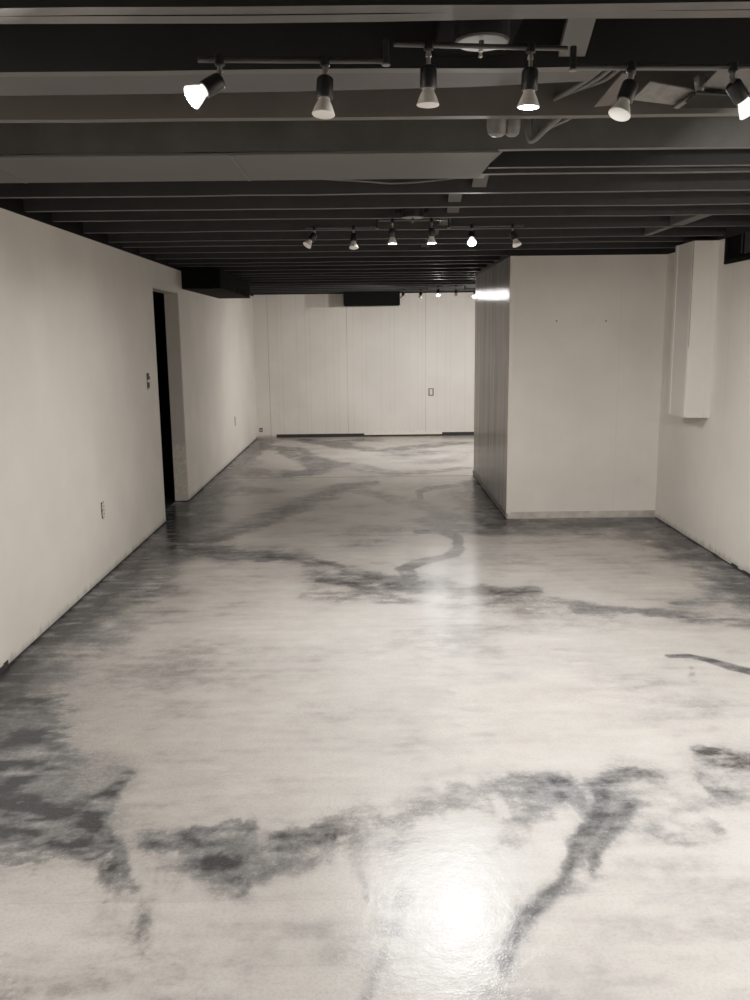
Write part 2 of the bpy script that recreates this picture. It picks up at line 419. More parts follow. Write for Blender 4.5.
def floor_mat():
    k = NT('poured_marbled_epoxy'); p = k.pos(); s = k.xyz(p)
    at = k.n('ShaderNodeAttribute', attribute_name='pour')
    sp = k.n('ShaderNodeSeparateColor'); k.l(at.outputs['Color'], sp.inputs[0])
    st, mo, ti = sp.outputs
    fine = k.noise(p, 55, 5, .7); spk = k.noise(p, 120, 3, .6); mid = k.noise(k.scaled(p, (1, 2.2, 1)), 9, 6, .65, .8)
    edge = k.math('MULTIPLY', st, k.math('SUBTRACT', 1.0, st))
    v = k.math('ADD', st, k.math('MULTIPLY', edge, k.math('MULTIPLY', k.math('SUBTRACT', fine, .5), 2.6)))
    v = k.math('ADD', v, k.math('MULTIPLY', k.math('SUBTRACT', mid, .5), .22))
    # pale spatter inside the pigment
    v = k.math('SUBTRACT', v, k.math('MULTIPLY', k.math('MULTIPLY', k.ramp(spk, .61, .70), edge), 1.3), clamp=True)
    light = k.mix(mo, (.525, .494, .458, 1), (.325, .308, .290, 1))
    dark = k.mix(ti, (.040, .035, .033, 1), (.054, .057, .063, 1))
    midc = k.mix(ti, (.175, .165, .158, 1), (.19, .192, .198, 1))
    c = k.mix(k.ramp(v, 0, .55), light, midc)
    c = k.mix(k.ramp(v, .4, 1.0), c, dark)
    # fine sanding grain and trowel scratches in the whole coat
    g1 = k.noise(p, 95, 4, .75); g2 = k.noise(k.scaled(p, (2.0, 9.0, 1)), 7, 6, .75, 1.2)
    c = k.mix(k.math('MULTIPLY', k.ramp(g1, .42, .72), .26), c, (.16, .15, .14, 1))
    c = k.mix(k.math('MULTIPLY', k.ramp(g2, .56, .78), .30), c, (.20, .19, .185, 1))
    c = k.mix(k.math('MULTIPLY', k.ramp(g2, .44, .25), k.math('MULTIPLY', v, .45)), c, (.26, .25, .25, 1))
    # saw joint across the slab and two hairline joints
    def joint(y, w, amt, c, slope=0.0):
        yy = k.math('SUBTRACT', s[1], k.math('ADD', y, k.math('MULTIPLY', s[0], slope)))
        yy = k.math('ADD', yy, k.math('MULTIPLY', k.math('SUBTRACT', k.noise(p, 6, 3), .5), .02))
        return k.mix(k.math('MULTIPLY', k.ramp(k.math('ABSOLUTE', yy), w*.4, w, 1, 0), amt), c, (.06, .055, .05, 1))
    c = joint(9.62, .035, .6, c); c = joint(2.18, .003, .10, c)
    k.l(c, k.b.inputs['Base Color'])
    r = k.math('ADD', .16, k.math('MULTIPLY', k.noise(p, 14, 4), .13))
    k.l(r, k.b.inputs['Roughness'])
    k.b.inputs['Specular IOR Level'].default_value = .17
    h = k.math('ADD', k.math('MULTIPLY', k.noise(p, 170, 2), .35), k.math('MULTIPLY', k.noise(p, 22, 3), 1.0))
    k.bump(h, .35, .003)
    return k.m
floor_me = build_floor(); m_floor = floor_mat()
tag(link('floor', floor_me, m_floor), kind='structure')

# ------------------------------------------------------------------ room shell
D0, D1, DT = 7.303, 8.278, 1.975      # doorway in the left wall
bm = bmesh.new()
G = .012                                # the boards stop just clear of the slab
box(bm, XL-.13, XL, YN, D0, G, ZW); box(bm, XL-.13, XL, D1, YB, G, ZW); box(bm, XL-.13, XL, D0, D1, DT, ZW)
struct('wall_left', bm, m_left)
bm = bmesh.new(); box(bm, XR, XR+.12, YN, YB, 0, ZW); struct('wall_right', bm, m_panel_right)
bm = bmesh.new(); box(bm, XL-.13, XR+.12, YB, YB+.12, 0, 2.2); struct('wall_back', bm, m_panel_back)
bm = bmesh.new(); box(bm, XL-.13, XR+.12, YN-.12, YN, 0, ZD); struct('wall_front', bm, m_left)
# the closet that juts out of the right wall
bm = bmesh.new(); box(bm, XB+.012, XR, YB0, YB0+.1, 0, ZW); struct('wall_closet_front', bm, m_panel_front)
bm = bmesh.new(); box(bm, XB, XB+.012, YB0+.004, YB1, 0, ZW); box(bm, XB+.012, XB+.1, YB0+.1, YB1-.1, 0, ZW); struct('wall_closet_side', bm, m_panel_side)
bm = bmesh.new(); box(bm, XB+.012, XR, YB1-.1, YB1, 0, ZW); struct('wall_closet_back', bm, m_left)
bm = bmesh.new(); box(bm, XB-.004, XB+.026, YB0-.006, YB0, .05, ZW); box(bm, XB-.004, XB, YB0, YB0+.02, .05, ZW); struct('trim_closet_corner', bm, m_trimw)
# black rim boards above the walls, black subfloor deck
bm = bmesh.new(); box(bm, XL-.13, XL+.012, YN, YB, ZW, ZD); struct('trim_rim_left', bm, m_duct)
bm = bmesh.new(); box(bm, XR-.012, XR+.12, YN, YB, ZW, ZD); struct('trim_rim_right', bm, m_deck)
bm = bmesh.new(); box(bm, XL+.012, XR-.012, YB-.012, YB+.12, 2.2, ZD); struct('trim_rim_back', bm, m_deck)
bm = bmesh.new(); box(bm, XL-.13, XR+.12, YN-.12, YB+.12, ZD, ZD+.03); struct('ceiling', bm, m_deck)
bm = bmesh.new(); box(bm, XB-.005, XR-.012, YB0-.005, YB1, ZW, ZD); struct('trim_closet_top', bm, m_deck)
# base strips and gaps
def base(name, mats, boxes):
    bm = bmesh.new()
    for b in boxes: box(bm, *b)
    return struct(name, bm, mats)
base('baseboard_left', m_gap, [(XL-.03, XL-.004, YN, D0, 0, G), (XL-.03, XL-.004, D1, YB, 0, G)])
base('baseboard_back', m_gap, [(XL+.3, -.08, YB-.010, YB, 0, .05), (-.08, 1.15, YB-.010, YB, 0, .026), (1.15, XR, YB-.010, YB, 0, .055)])
bm = bmesh.new(); n = 40
for k in range(n):                       # torn wallboard edge along the back wall
    x = -.08 + 1.23*k/n; box(bm, x, x+1.23/n, YB-.008, YB, .026, .052 + .045*random.random()*math.sin(PI*(k+.5)/n)**.5)
struct('trim_torn_edge', bm, m_raw)
base('baseboard_closet_side', m_base, [(XB-.010, XB, YB0+.02, YB1, .012, .062)])
base('baseboard_closet_gap', m_gap, [(XB-.006, XB, YB0, YB1, 0, .012)])
m_dirtybase = mat('smudged_base_paint', (.50, .47, .43), .6, var=.55, nscale=11)
base('baseboard_closet_front', m_dirtybase, [(XB+.03, XR, YB0-.005, YB0, .008, .062)])
bm = bmesh.new(); y = 2.6
while y < YB0-.05:                       # ragged joint strip at the foot of the right wall
    d = .05 + .12*random.random(); box(bm, XR-.006, XR, y, min(y+d, YB0-.02), 0, .006+.02*random.random()**2*(1 if y < 6.0 else .2)); y += d
struct('baseboard_right', bm, m_gap)
bm = bmesh.new(); y = 3.0                # broken wall edge on the left near the camera
while y < 3.98:
    d = .015 + .04*random.random(); box(bm, XL-.002, XL+.0015, y, min(y+d, 4), 0, .022+.014*random.random()); y += d
struct('trim_broken_edge', bm, m_gap)

# doorway lining and the unlit hall behind it
dj = tag(empty('door_1', (XL, D1, 0)), kind='structure')
def child(name, bm, m, par, label=None, smooth=False):
    bmesh.ops.translate(bm, verts=bm.verts, vec=-Vector(par.location))
    o = obj(name, bm, m, par, smooth)
    if label: o['label'] = label
    return o
zr = atx(183, 443, XL-.07).z
bm = bmesh.new(); box(bm, XL-.13, XL-.006, D1-.010, D1-.0005, zr-.03, DT); child('jamb', bm, m_jamb, dj, 'grey painted upper jamb')
bm = bmesh.new(); box(bm, XL-.13, XL-.004, D1-.012, D1-.0005, .07, zr-.03)
for k in range(24):
    x = XL-.13+.125*k/24; box(bm, x, x+.125/24, D1-.013, D1-.010, zr-.03, zr-.03+.06*random.random())
child('raw_jamb', bm, m_raw, dj, 'bare unpainted lower jamb')
bm = bmesh.new(); box(bm, XL-.13, XL-.012, D1-.016, D1-.0005, 0.008, .068); child('jamb_base', bm, m_trimw, dj)
bm = bmesh.new(); box(bm, XL-.13, XL-.003, D0+.0005, D1-.013, DT-.010, DT-.0005); child('head', bm, m_jamb, dj)
bm = bmesh.new()
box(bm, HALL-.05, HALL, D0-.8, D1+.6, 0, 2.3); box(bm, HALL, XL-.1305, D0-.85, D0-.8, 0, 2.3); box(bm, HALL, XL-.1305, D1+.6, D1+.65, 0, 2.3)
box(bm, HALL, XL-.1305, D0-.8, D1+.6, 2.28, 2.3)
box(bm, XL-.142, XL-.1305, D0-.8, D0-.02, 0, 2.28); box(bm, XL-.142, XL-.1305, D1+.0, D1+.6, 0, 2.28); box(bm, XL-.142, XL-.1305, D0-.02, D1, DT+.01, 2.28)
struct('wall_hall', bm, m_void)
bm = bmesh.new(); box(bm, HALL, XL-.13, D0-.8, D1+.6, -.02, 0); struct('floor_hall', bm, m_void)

# small window high in the right wall, black frame and black recess
wy0, wy1, wz0 = 4.9, 6.053, 2.005
win = tag(empty('window_1', (XR, wy1, wz0)), kind='structure')
bm = bmesh.new()
for b in ((XR-.022, XR-.001, wy0, wy1, wz0, wz0+.028), (XR-.022, XR-.001, wy1-.03, wy1, wz0+.028, ZW), (XR-.022, XR-.001, wy0, wy0+.03, wz0+.028, ZW)): box(bm, *b, bevel=.003)
child('frame', bm, m_duct, win)
bm = bmesh.new(); box(bm, XR-.006, XR-.001, wy0+.03, wy1-.03, wz0+.028, ZW); child('pane', bm, m_black, win)
bm = bmesh.new(); box(bm, XR-.012, XR-.006, 5.80, 5.81, wz0+.05, ZW); box(bm, XR-.010, XR-.006, 5.64, 5.76, wz0+.045, ZW); child('curtain_edge', bm, m_joist3, win)

# ------------------------------------------------------------------ joists
JW = .038
joists = [(1.925, 2), (2.318, 1), (2.79, 1), (3.275, 1), (3.735, 1), (4.21, 1), (4.65, 1), (5.045, 1), (5.58, 1), (6.10, 1), (6.45, 1),
          (6.92, 1), (7.41, 1), (7.88, 1), (8.22, 1), (8.72, 1), (9.20, 1), (9.58, 1), (9.96, 1), (10.40, 1), (10.98, 1), (11.42, 1),
          (11.86, 1), (12.30, 1), (12.74, 1), (13.12, 1)]
jlab = [
 'doubled black ceiling joist nearest the camera, in front of the nearest track light',
 'black ceiling joist just beyond the nearest track light, its lower edge pale',
 'black ceiling joist with cables entering it and pipes hanging behind it',
 'black ceiling joist along the near edge of the wide grey ceiling panel',
 'black ceiling joist along the far edge of the wide grey ceiling panel',
 'black ceiling joist, first beyond the wide grey ceiling panel',
 'black ceiling joist right above the middle track light',
 'black ceiling joist, first beyond the middle track light',
 'black ceiling joist, second beyond the middle track light',
 'black ceiling joist, third beyond the middle track light',
 'black ceiling joist, fourth beyond the middle track light',
 'black ceiling joist, second in front of the white closet face',
 'black ceiling joist running into the closet just behind its front face',
 'black ceiling joist over the doorway in the left wall',
 'black ceiling joist just in front of the long black duct on the left',
 'black ceiling joist, first above the long black duct on the left',
 'black ceiling joist, second above the long black duct on the left',
 'black ceiling joist, third above the long black duct, level with the closet rear corner',
 'black ceiling joist, first beyond the closet rear corner',
 'black ceiling joist at the far end of the long black duct on the left',
 'black ceiling joist just beyond the farthest track light',
 'black ceiling joist, second beyond the farthest track light',
 'black ceiling joist, fifth from the back wall',
 'black ceiling joist, fourth from the back wall',
 'black ceiling joist, third from the back wall',
 'black ceiling joist in front of the small black duct at the back wall',
]
for (yc, n), lb in zip(joists, jlab):
    bm = bmesh.new()
    hw = JW*n/2 + (.006 if n == 2 else 0)
    x1 = XB-.006 if YB0-.02 < yc < YB1+.02 else XR-.013
    # three lengths with a slightly wavering lower edge
    if n == 2:
        parts = ((yc-hw, yc-.001), (yc+.001, yc+hw))
    else: parts = ((yc-hw, yc+hw),)
    for a, b in parts:
        N = 14; loops = []
        for k in range(N+1):
            x = XL+.013 + (x1-XL-.013)*k/N
            w = random.uniform(-.0018, .0018); zz = random.uniform(-.002, .002)
            loops.append([bm.verts.new((x, a+w, ZJ+zz)), bm.verts.new((x, b+w, ZJ+zz)), bm.verts.new((x, b+w, ZD-.0005)), bm.verts.new((x, a+w, ZD-.0005))])
        for p, q in zip(loops, loops[1:]):
            for i in range(4):
                f = bm.faces.new((p[i], p[(i+1) % 4], q[(i+1) % 4], q[i])); f.material_index = 1 if i == 0 else 0
        bm.faces.new(loops[0]); bm.faces.new(loops[-1])
    o = obj('ceiling_joist', bm, [m_joist if yc < 2.5 else m_joist4 if yc < 3 else m_joist2 if yc < 3.4 else m_joist3 if yc < 7.6 else m_joist, m_joistb])  # face colour picked by distance to carry the light on each joist
    tag(o, lb, 'joist', 'ceiling joists')

# the odd extra stub joist right of the panel
xe = atz(497, 152, ZJ).x
bm = bmesh.new(); box(bm, xe+.01, XR-.013, 3.60-.015, 3.60+.015, ZJ, ZD-.001, 0)
for f in bm.faces:
    if f.calc_center_median().z < ZJ+.001: f.material_index = 1
tag(obj('sister_joist', bm, [m_joist, m_joistb]), 'short black joist doubled up beside the right end of the wide grey ceiling panel', 'joist')

# wide grey panel closing one joist bay
bm = bmesh.new()
slab(bm, [(XL+.014, 3.255, ZJ-.010), (xe, 3.255, ZJ-.010), (xe-.01, 3.765, ZJ-.010), (XL+.014, 3.765, ZJ-.010)], .008)
pn = empty('ceiling_panel', (XL+.014, 3.5, ZJ)); tag(pn, 'wide flat dark grey panel closing the joist bay before the middle track light', 'panel')
child('sheet', bm, m_grey, pn)
sx = [atz(240, 165, ZJ).x, atz(8, 172, ZJ).x]
for x in sx:
    bm = bmesh.new(); box(bm, x-.004, x+.004, 3.257, 3.763, ZJ-.0125, ZJ-.0095); child('seam', bm, m_board, pn)
bm = bmesh.new(); slab(bm, [(xe, 3.30, ZJ-.004), (xe+.055, 3.30, ZJ+.03), (xe+.035, 3.56, ZJ+.03), (xe-.006, 3.56, ZJ-.004)], .004); child('flange', bm, m_board, pn)

# flat grey strip for the tapering band between the first two single joists
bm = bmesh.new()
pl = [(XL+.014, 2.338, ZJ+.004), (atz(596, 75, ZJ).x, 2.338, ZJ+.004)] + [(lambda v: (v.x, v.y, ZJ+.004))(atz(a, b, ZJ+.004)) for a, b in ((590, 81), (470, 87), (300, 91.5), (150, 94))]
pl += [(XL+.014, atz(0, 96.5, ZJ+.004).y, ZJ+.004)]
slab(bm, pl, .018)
m_taper = mat('pale_grey_strip', (.083, .080, .079), .65, var=.2, nscale=5)
tag(obj('tapering_strip', bm, m_taper), 'long pale grey strip tapering behind the nearest single joist', 'plank')

# cross bridging: pairs of slats crossing in each bay near the middle of the span; their lit tone is in the colour
def slat(bm, a, b, w, t):
    a, b = Vector(a), Vector(b); d = (b-a).normalized(); u = Vector((1, 0, 0)); v = d.cross(u).normalized()
    vs = [bm.verts.new(p + u*(sx_*w) + v*(sz*t)) for p in (a, b) for sx_, sz in ((-.5, -.5), (.5, -.5), (.5, .5), (-.5, .5))]
    for f in ((0, 1, 2, 3), (7, 6, 5, 4), (0, 4, 5, 1), (1, 5, 6, 2), (2, 6, 7, 3), (3, 7, 4, 0)): bm.faces.new([vs[i] for i in f])
bays = [(0, .46, 'above the nearest track light'),
        (4, .47, 'just beyond the wide grey ceiling panel'),
        (5, .40, 'two bays beyond the wide grey panel'),
        (6, .43, 'above the middle track light'),
        (7, .43, 'just beyond the middle track light'),
        (8, .40, 'two bays beyond the middle track light'),
        (9, .40, 'three bays beyond the middle track light'),
        (10, .40, 'four bays beyond the middle track light')]
for i, x, wh in bays:
    y0 = joists[i][0] + JW*joists[i][1]/2 + (.006 if i == 0 else 0) + .003; y1 = joists[i+1][0]-JW/2-.003
    bm = bmesh.new(); slat(bm, (x+.05, y0, ZD-.03), (x+.05, y1, ZJ+.03), .065, .018)
    tag(obj('bridging_slat', bm, m_board), 'bridging slat sloping down away from the camera ' + wh, 'slat', 'cross bridging between joists')
    bm = bmesh.new(); slat(bm, (x-.04, y0, ZJ+.03), (x-.04, y1, ZD-.03), .065, .018)
    tag(obj('bridging_slat', bm, m_brown), 'bridging slat sloping up away from the camera ' + wh, 'slat', 'cross bridging between joists')
p0 = atz(457, 178, ZJ); p1 = atz(479, 190, ZJ)
bm = bmesh.new(); box(bm, p0.x, p1.x-.01, 3.757, 3.90, ZJ+.012, ZJ+.03); tag(obj('junction_plate', bm, m_board), 'small flat grey plate in the bay behind the right end of the wide ceiling panel', 'plate')
bm = bmesh.new()
pts = smooth_path([(-.25, 3.80, ZJ+.004), (.0, 3.86, ZJ-.002), (.12, 3.90, ZJ-.004), (.3, 3.86, ZJ+.0), (.5, 3.77, ZJ+.008)], 8)
tube(bm, pts, .004); tag(obj('cable', bm, m_cable, None, True), 'thin grey cable sagging along the far edge of the wide ceiling panel', 'cable')

# diagonal board at upper right in front of the pipe chase
q0, q1 = atz(712, 214, ZJ), atz(652, 236, ZJ)
bb = empty('blocking_board', (q0.x, q0.y, ZJ)); tag(bb, 'grey board running lengthwise between joists beside the white pipe chase', 'board')
bm = bmesh.new(); box(bm, q0.x-.05, q0.x+.03, 5.065, 5.557, ZJ+.004, ZJ+.10); child('board', bm, m_board, bb)
bm = bmesh.new(); box(bm, q0.x-.045, q0.x+.0, 5.603, 6.077, ZJ+.004, ZJ+.06); child('end_board', bm, m_board, bb)

# pipes and cables below the third joist
pp = empty('pipe_pair', (atz(500, 125, ZJ).x, 2.85, ZJ+.05)); tag(pp, 'two stubby dark painted pipe ends hanging behind the third joist', 'pipe')
for px_, w in ((497, .033), (512, .026)):
    c = aty(px_, 128, 2.90); 
    bm = bmesh.new(); tube(bm, [(c.x, 2.895, ZJ+.20), (c.x, 2.895, ZJ+.04), (c.x, 2.897, ZJ-.005), (c.x, 2.90, ZJ-.025), (c.x, 2.90, ZJ-.032)], [w, w, w, w*.85, w*.5], 16)
    child('pipe', bm, m_pipe, pp, None, True)
for k, (a, lb) in enumerate((((530, 548, 560, 142), 'thick grey cable looping behind the third joist beside the pipe ends'), ((536, 552, 572, 136), 'thin grey cable looping behind the third joist right of the pipe ends'))):
    v0, v1, v2 = aty(a[0], a[3]-2, 2.95), aty(a[1], 126, 2.93), aty(a[2], 116, 2.9)
    bm = bmesh.new(); tube(bm, smooth_path([v0+Vector((-.01, .0, .10)), v0, v1, v2, v2+Vector((.05, 0, .06))], 8), .010-.004*k)
    tag(obj('cable', bm, m_cable, None, True), lb, 'cable', 'cables behind the third joist')
for k, (x0, x1, x2, lb) in enumerate(((556, 566, 588, 'lowest'), (559, 576, 597, 'middle'), (562, 585, 606, 'topmost'))):
    e = aty(x0, 99-2*k, 2.765); m1 = aty(x1, 93-3*k, 2.68); m2 = aty(x2, 79, 2.52); e2 = aty(x2+14, 68, 2.42)
    bm = bmesh.new(); tube(bm, smooth_path([e+Vector((-.004, .004, 0)), m1, m2, e2], 8), .006)
    tag(obj('cable', bm, m_cable, None, True), lb + ' of the three dark cables curving into a hole in the third joist', 'cable', 'cables entering the third joist')

# sheet metal duct boot in the same bay, right
db = empty('duct_boot', (atz(690, 95, ZJ).x, 2.55, ZJ)); tag(db, 'folded grey sheet metal duct boot between joists at upper right', 'duct')
def P(px, py, z): v = atz(px, py, z); return (v.x, min(max(v.y, 2.337), 2.771), z)
def sheet(name, pts, m, lab=None, th=.004):
    bm = bmesh.new(); slab(bm, [P(*p) for p in pts], th); child(name, bm, m, db, lab)
sheet('flap', [(650, 82, 2.245), (697, 91, 2.235), (673, 105, 2.215), (632, 100, 2.222)], m_pipe)
sheet('side_board', [(622, 74, 2.215), (636, 74, 2.235), (612, 107, 2.225), (594, 107, 2.205)], m_brown)
sheet('collar', [(697, 93.5, 2.22), (729, 94.5, 2.22), (741, 108, 2.212), (675, 108, 2.207)], m_ductside)
sheet('upper_panel', [(718, 70.5, 2.225), (790, 67, 2.225), (790, 93, 2.235), (698, 91, 2.24)], m_grey)
sheet('lip', [(697, 91, 2.232), (729, 92.5, 2.232), (728, 96, 2.215), (696, 94.5, 2.215)], m_board)
sheet('rib', [(697, 93, 2.225), (700, 94, 2.225), (678, 109, 2.203), (673, 108, 2.203)], m_board)
sheet('far_rib', [(727, 94, 2.225), (730, 94, 2.225), (742, 107, 2.203), (738, 108, 2.203)], m_board)
bm = bmesh.new()
c = Vector(P(700, 84, 2.25)); bmesh.ops.create_icosphere(bm, subdivisions=2, radius=.018, matrix=Matrix.Translation(c) @ Matrix.Diagonal((.9, .6, 1.6, 1)))
for v in bm.verts: v.co += Vector((random.uniform(-.004, .004), random.uniform(-.004, .004), random.uniform(-.005, .005)))
child('foil_tape', bm, m_foil, db, 'crumpled shiny foil tape')

# ------------------------------------------------------------------ ducts
du = empty('air_duct', (XL, 8.46, 2.015)); tag(du, 'long black boxed air duct along the top of the left wall beyond the doorway', 'duct')
dx1 = aty(220.5, 288.5, 8.46).x
bm = bmesh.new(); box(bm, XL-.001, dx1, 8.46, 10.55, 2.022, ZJ+.001)
for f in bm.faces:
    if f.normal.x > .5 or f.calc_center_median().x > dx1-.01: f.material_index = 1
child('casing', bm, [m_duct, m_ductlit], du)
bm = bmesh.new(); box(bm, XL-.001, dx1+.004, 8.455, 10.555, 2.015, 2.022); child('bottom_panel', bm, m_ductside, du)
for k in range(3):
    y = 9.55+.28*k; bm = bmesh.new(); box(bm, dx1-.002, dx1+.005, y, y+.07, 2.03, 2.075); child('clip', bm, m_black, du)
x0, x1 = aty(343.5, 300, 13.05).x, aty(400, 300, 13.05).x; zb = aty(370, 304.8, 13.05).z
bd = empty('air_duct', (x0, 13.15, zb)); tag(bd, 'small black boxed duct hanging from the ceiling at the middle of the back wall', 'duct')
bm = bmesh.new(); box(bm, x0, x1, 13.05, YB+.001, zb, ZJ-.0005, bevel=.004); child('casing', bm, m_duct, bd)
bm = bmesh.new(); box(bm, x0-.006, x1+.006, 13.05, 13.09, zb-.006, zb); child('lip', bm, m_black, bd)

# ------------------------------------------------------------------ boxed pipe chase on the right wall
CX, C0, C1, CZ, CT = 2.268, 6.2047, 6.5595, .951, ZW-.002
pc = empty('pipe_chase', (XR, C0, CZ)); tag(pc, 'white boxed pipe chase hanging down the right wall beside the closet', 'boxing')
bm = bmesh.new(); box(bm, CX, CX+.012, C0+.002, C1, CZ+.004, CT); child('side_panel', bm, m_chase, pc)
bm = bmesh.new(); box(bm, CX+.012, XR+.001, C0, C0+.012, CZ, CT); child('front_panel', bm, m_chase, pc)
bm = bmesh.new(); box(bm, CX+.012, XR+.001, C1-.012, C1, CZ+.004, CT); child('rear_panel', bm, m_chase, pc)
bm = bmesh.new(); box(bm, CX-.004, CX, C1-.05, C1+.003, CZ+.002, CT); child('corner_trim', bm, m_trimw, pc)
bm = bmesh.new(); box(bm, CX-.004, CX, C0+.006, C0+.035, CZ, 1.10); box(bm, CX-.003, CX, C0+.008, C0+.030, 1.104, CT); child('corner_trim', bm, m_trimw, pc)
bm = bmesh.new(); box(bm, XR-.04, XR+.001, C0-.006, C0, CZ, CT); child('corner_trim', bm, m_chase, pc)
bm = bmesh.new(); box(bm, CX-.0015, CX+.001, C0-.0015, C0+.003, 1.45, CT); child('crack', bm, m_base, pc, 'dark open crack at the corner')

# ------------------------------------------------------------------ outlets and switch boxes
def device(name, c, axis, w, h, label, cat, kind):
    """c on the wall; axis 'x' = left wall (faces +x), 'y' = back wall (faces -y)"""
    root = empty(name, c); tag(root, label, cat)
    def T(bm):
        if axis == 'x': bmesh.ops.rotate(bm, verts=bm.verts, matrix=Matrix.Rotation(PI/2, 3, 'Z'))
        return bm
    def put(nm, m, boxes, bev=0):
        bm = bmesh.new()
        for b in boxes: box(bm, *b, bevel=bev)
        return obj(nm, T(bm), m, root)
    put('box', m_hole, [(-w/2, w/2, -.003, -.0005, -h/2, h/2)])
    if kind == 'duplex':
        for s in (-1, 1):
            r = put('receptacle', m_plate, [(-w*.42, w*.42, -.010, -.003, s*h*.24-h*.17, s*h*.24+h*.17)], .002)
            bm = bmesh.new()
            for q in (-1, 1): box(bm, q*w*.14-.0016, q*w*.14+.0016, -.0108, -.0099, s*h*.24-.006, s*h*.24+.006)
            obj('slot', T(bm), m_hole, r)
        put('strap', m_plate, [(-w*.12, w*.12, -.006, -.003, -h*.62, h*.62)])
    elif kind == 'switch':
        put('strap', m_plate, [(-w*.42, w*.42, -.008, -.003, -.010, .010)], .001)
        put('strap', m_plate, [(-w*.2, w*.1, -.007, -.003, -h*.62, -h*.40)], .001)
        [put('wire', m_cable, [b]) for b in ((-w*.32, -w*.2, -.014, -.003, h*.12, h*.5), (w*.15, w*.3, -.012, -.003, h*.1, h*.3), (-w*.1, w*.05, -.012, -.003, -h*.4, -h*.15))]
    else:
        put('plate', m_plate, [(-w*.30, w*.30, -.008, -.003, -h*.38, h*.42)], .002)
    return root
v = atx(148, 381, XL); device('switch_box', (XL, v.y, v.z), 'x', .075, .125, 'uncovered dark switch box on the left wall just before the doorway', 'switch', 'switch')
v = atx(102.5, 510, XL); device('wall_outlet', (XL, v.y, v.z), 'x', .055, .105, 'painted-over duplex outlet without cover, low on the left wall before the doorway', 'outlet', 'duplex')
v = atx(235, 421, XL); device('wall_outlet', (XL, v.y, v.z), 'x', .055, .115, 'painted-over outlet low on the left wall beyond the doorway', 'outlet', 'duplex')
v = aty(431, 392, YB); device('wall_outlet', (v.x, YB, v.z), 'y', .08, .115, 'white outlet with dark surround on the back wall', 'outlet', 'plate')
v = aty(261, 430, YB); device('wall_jack', (v.x, YB, v.z), 'y', .05, .06, 'tiny dark open jack box at the left foot of the back wall', 'jack', 'switch')
for px_, lb in ((556.5, 'left of the two small screws in the white closet front'), (606, 'right of the two small screws in the white closet front')):
    v = aty(px_, 321, YB0); bm = bmesh.new(); lathe(bm, [(.006, 0), (.006, .002), (.003, .004), (0, .004)], (v.x, YB0+.0005, v.z), (0, -1, 0), 12)
    tag(obj('screw', bm, m_hole), lb, 'screw', 'screws in the closet front')

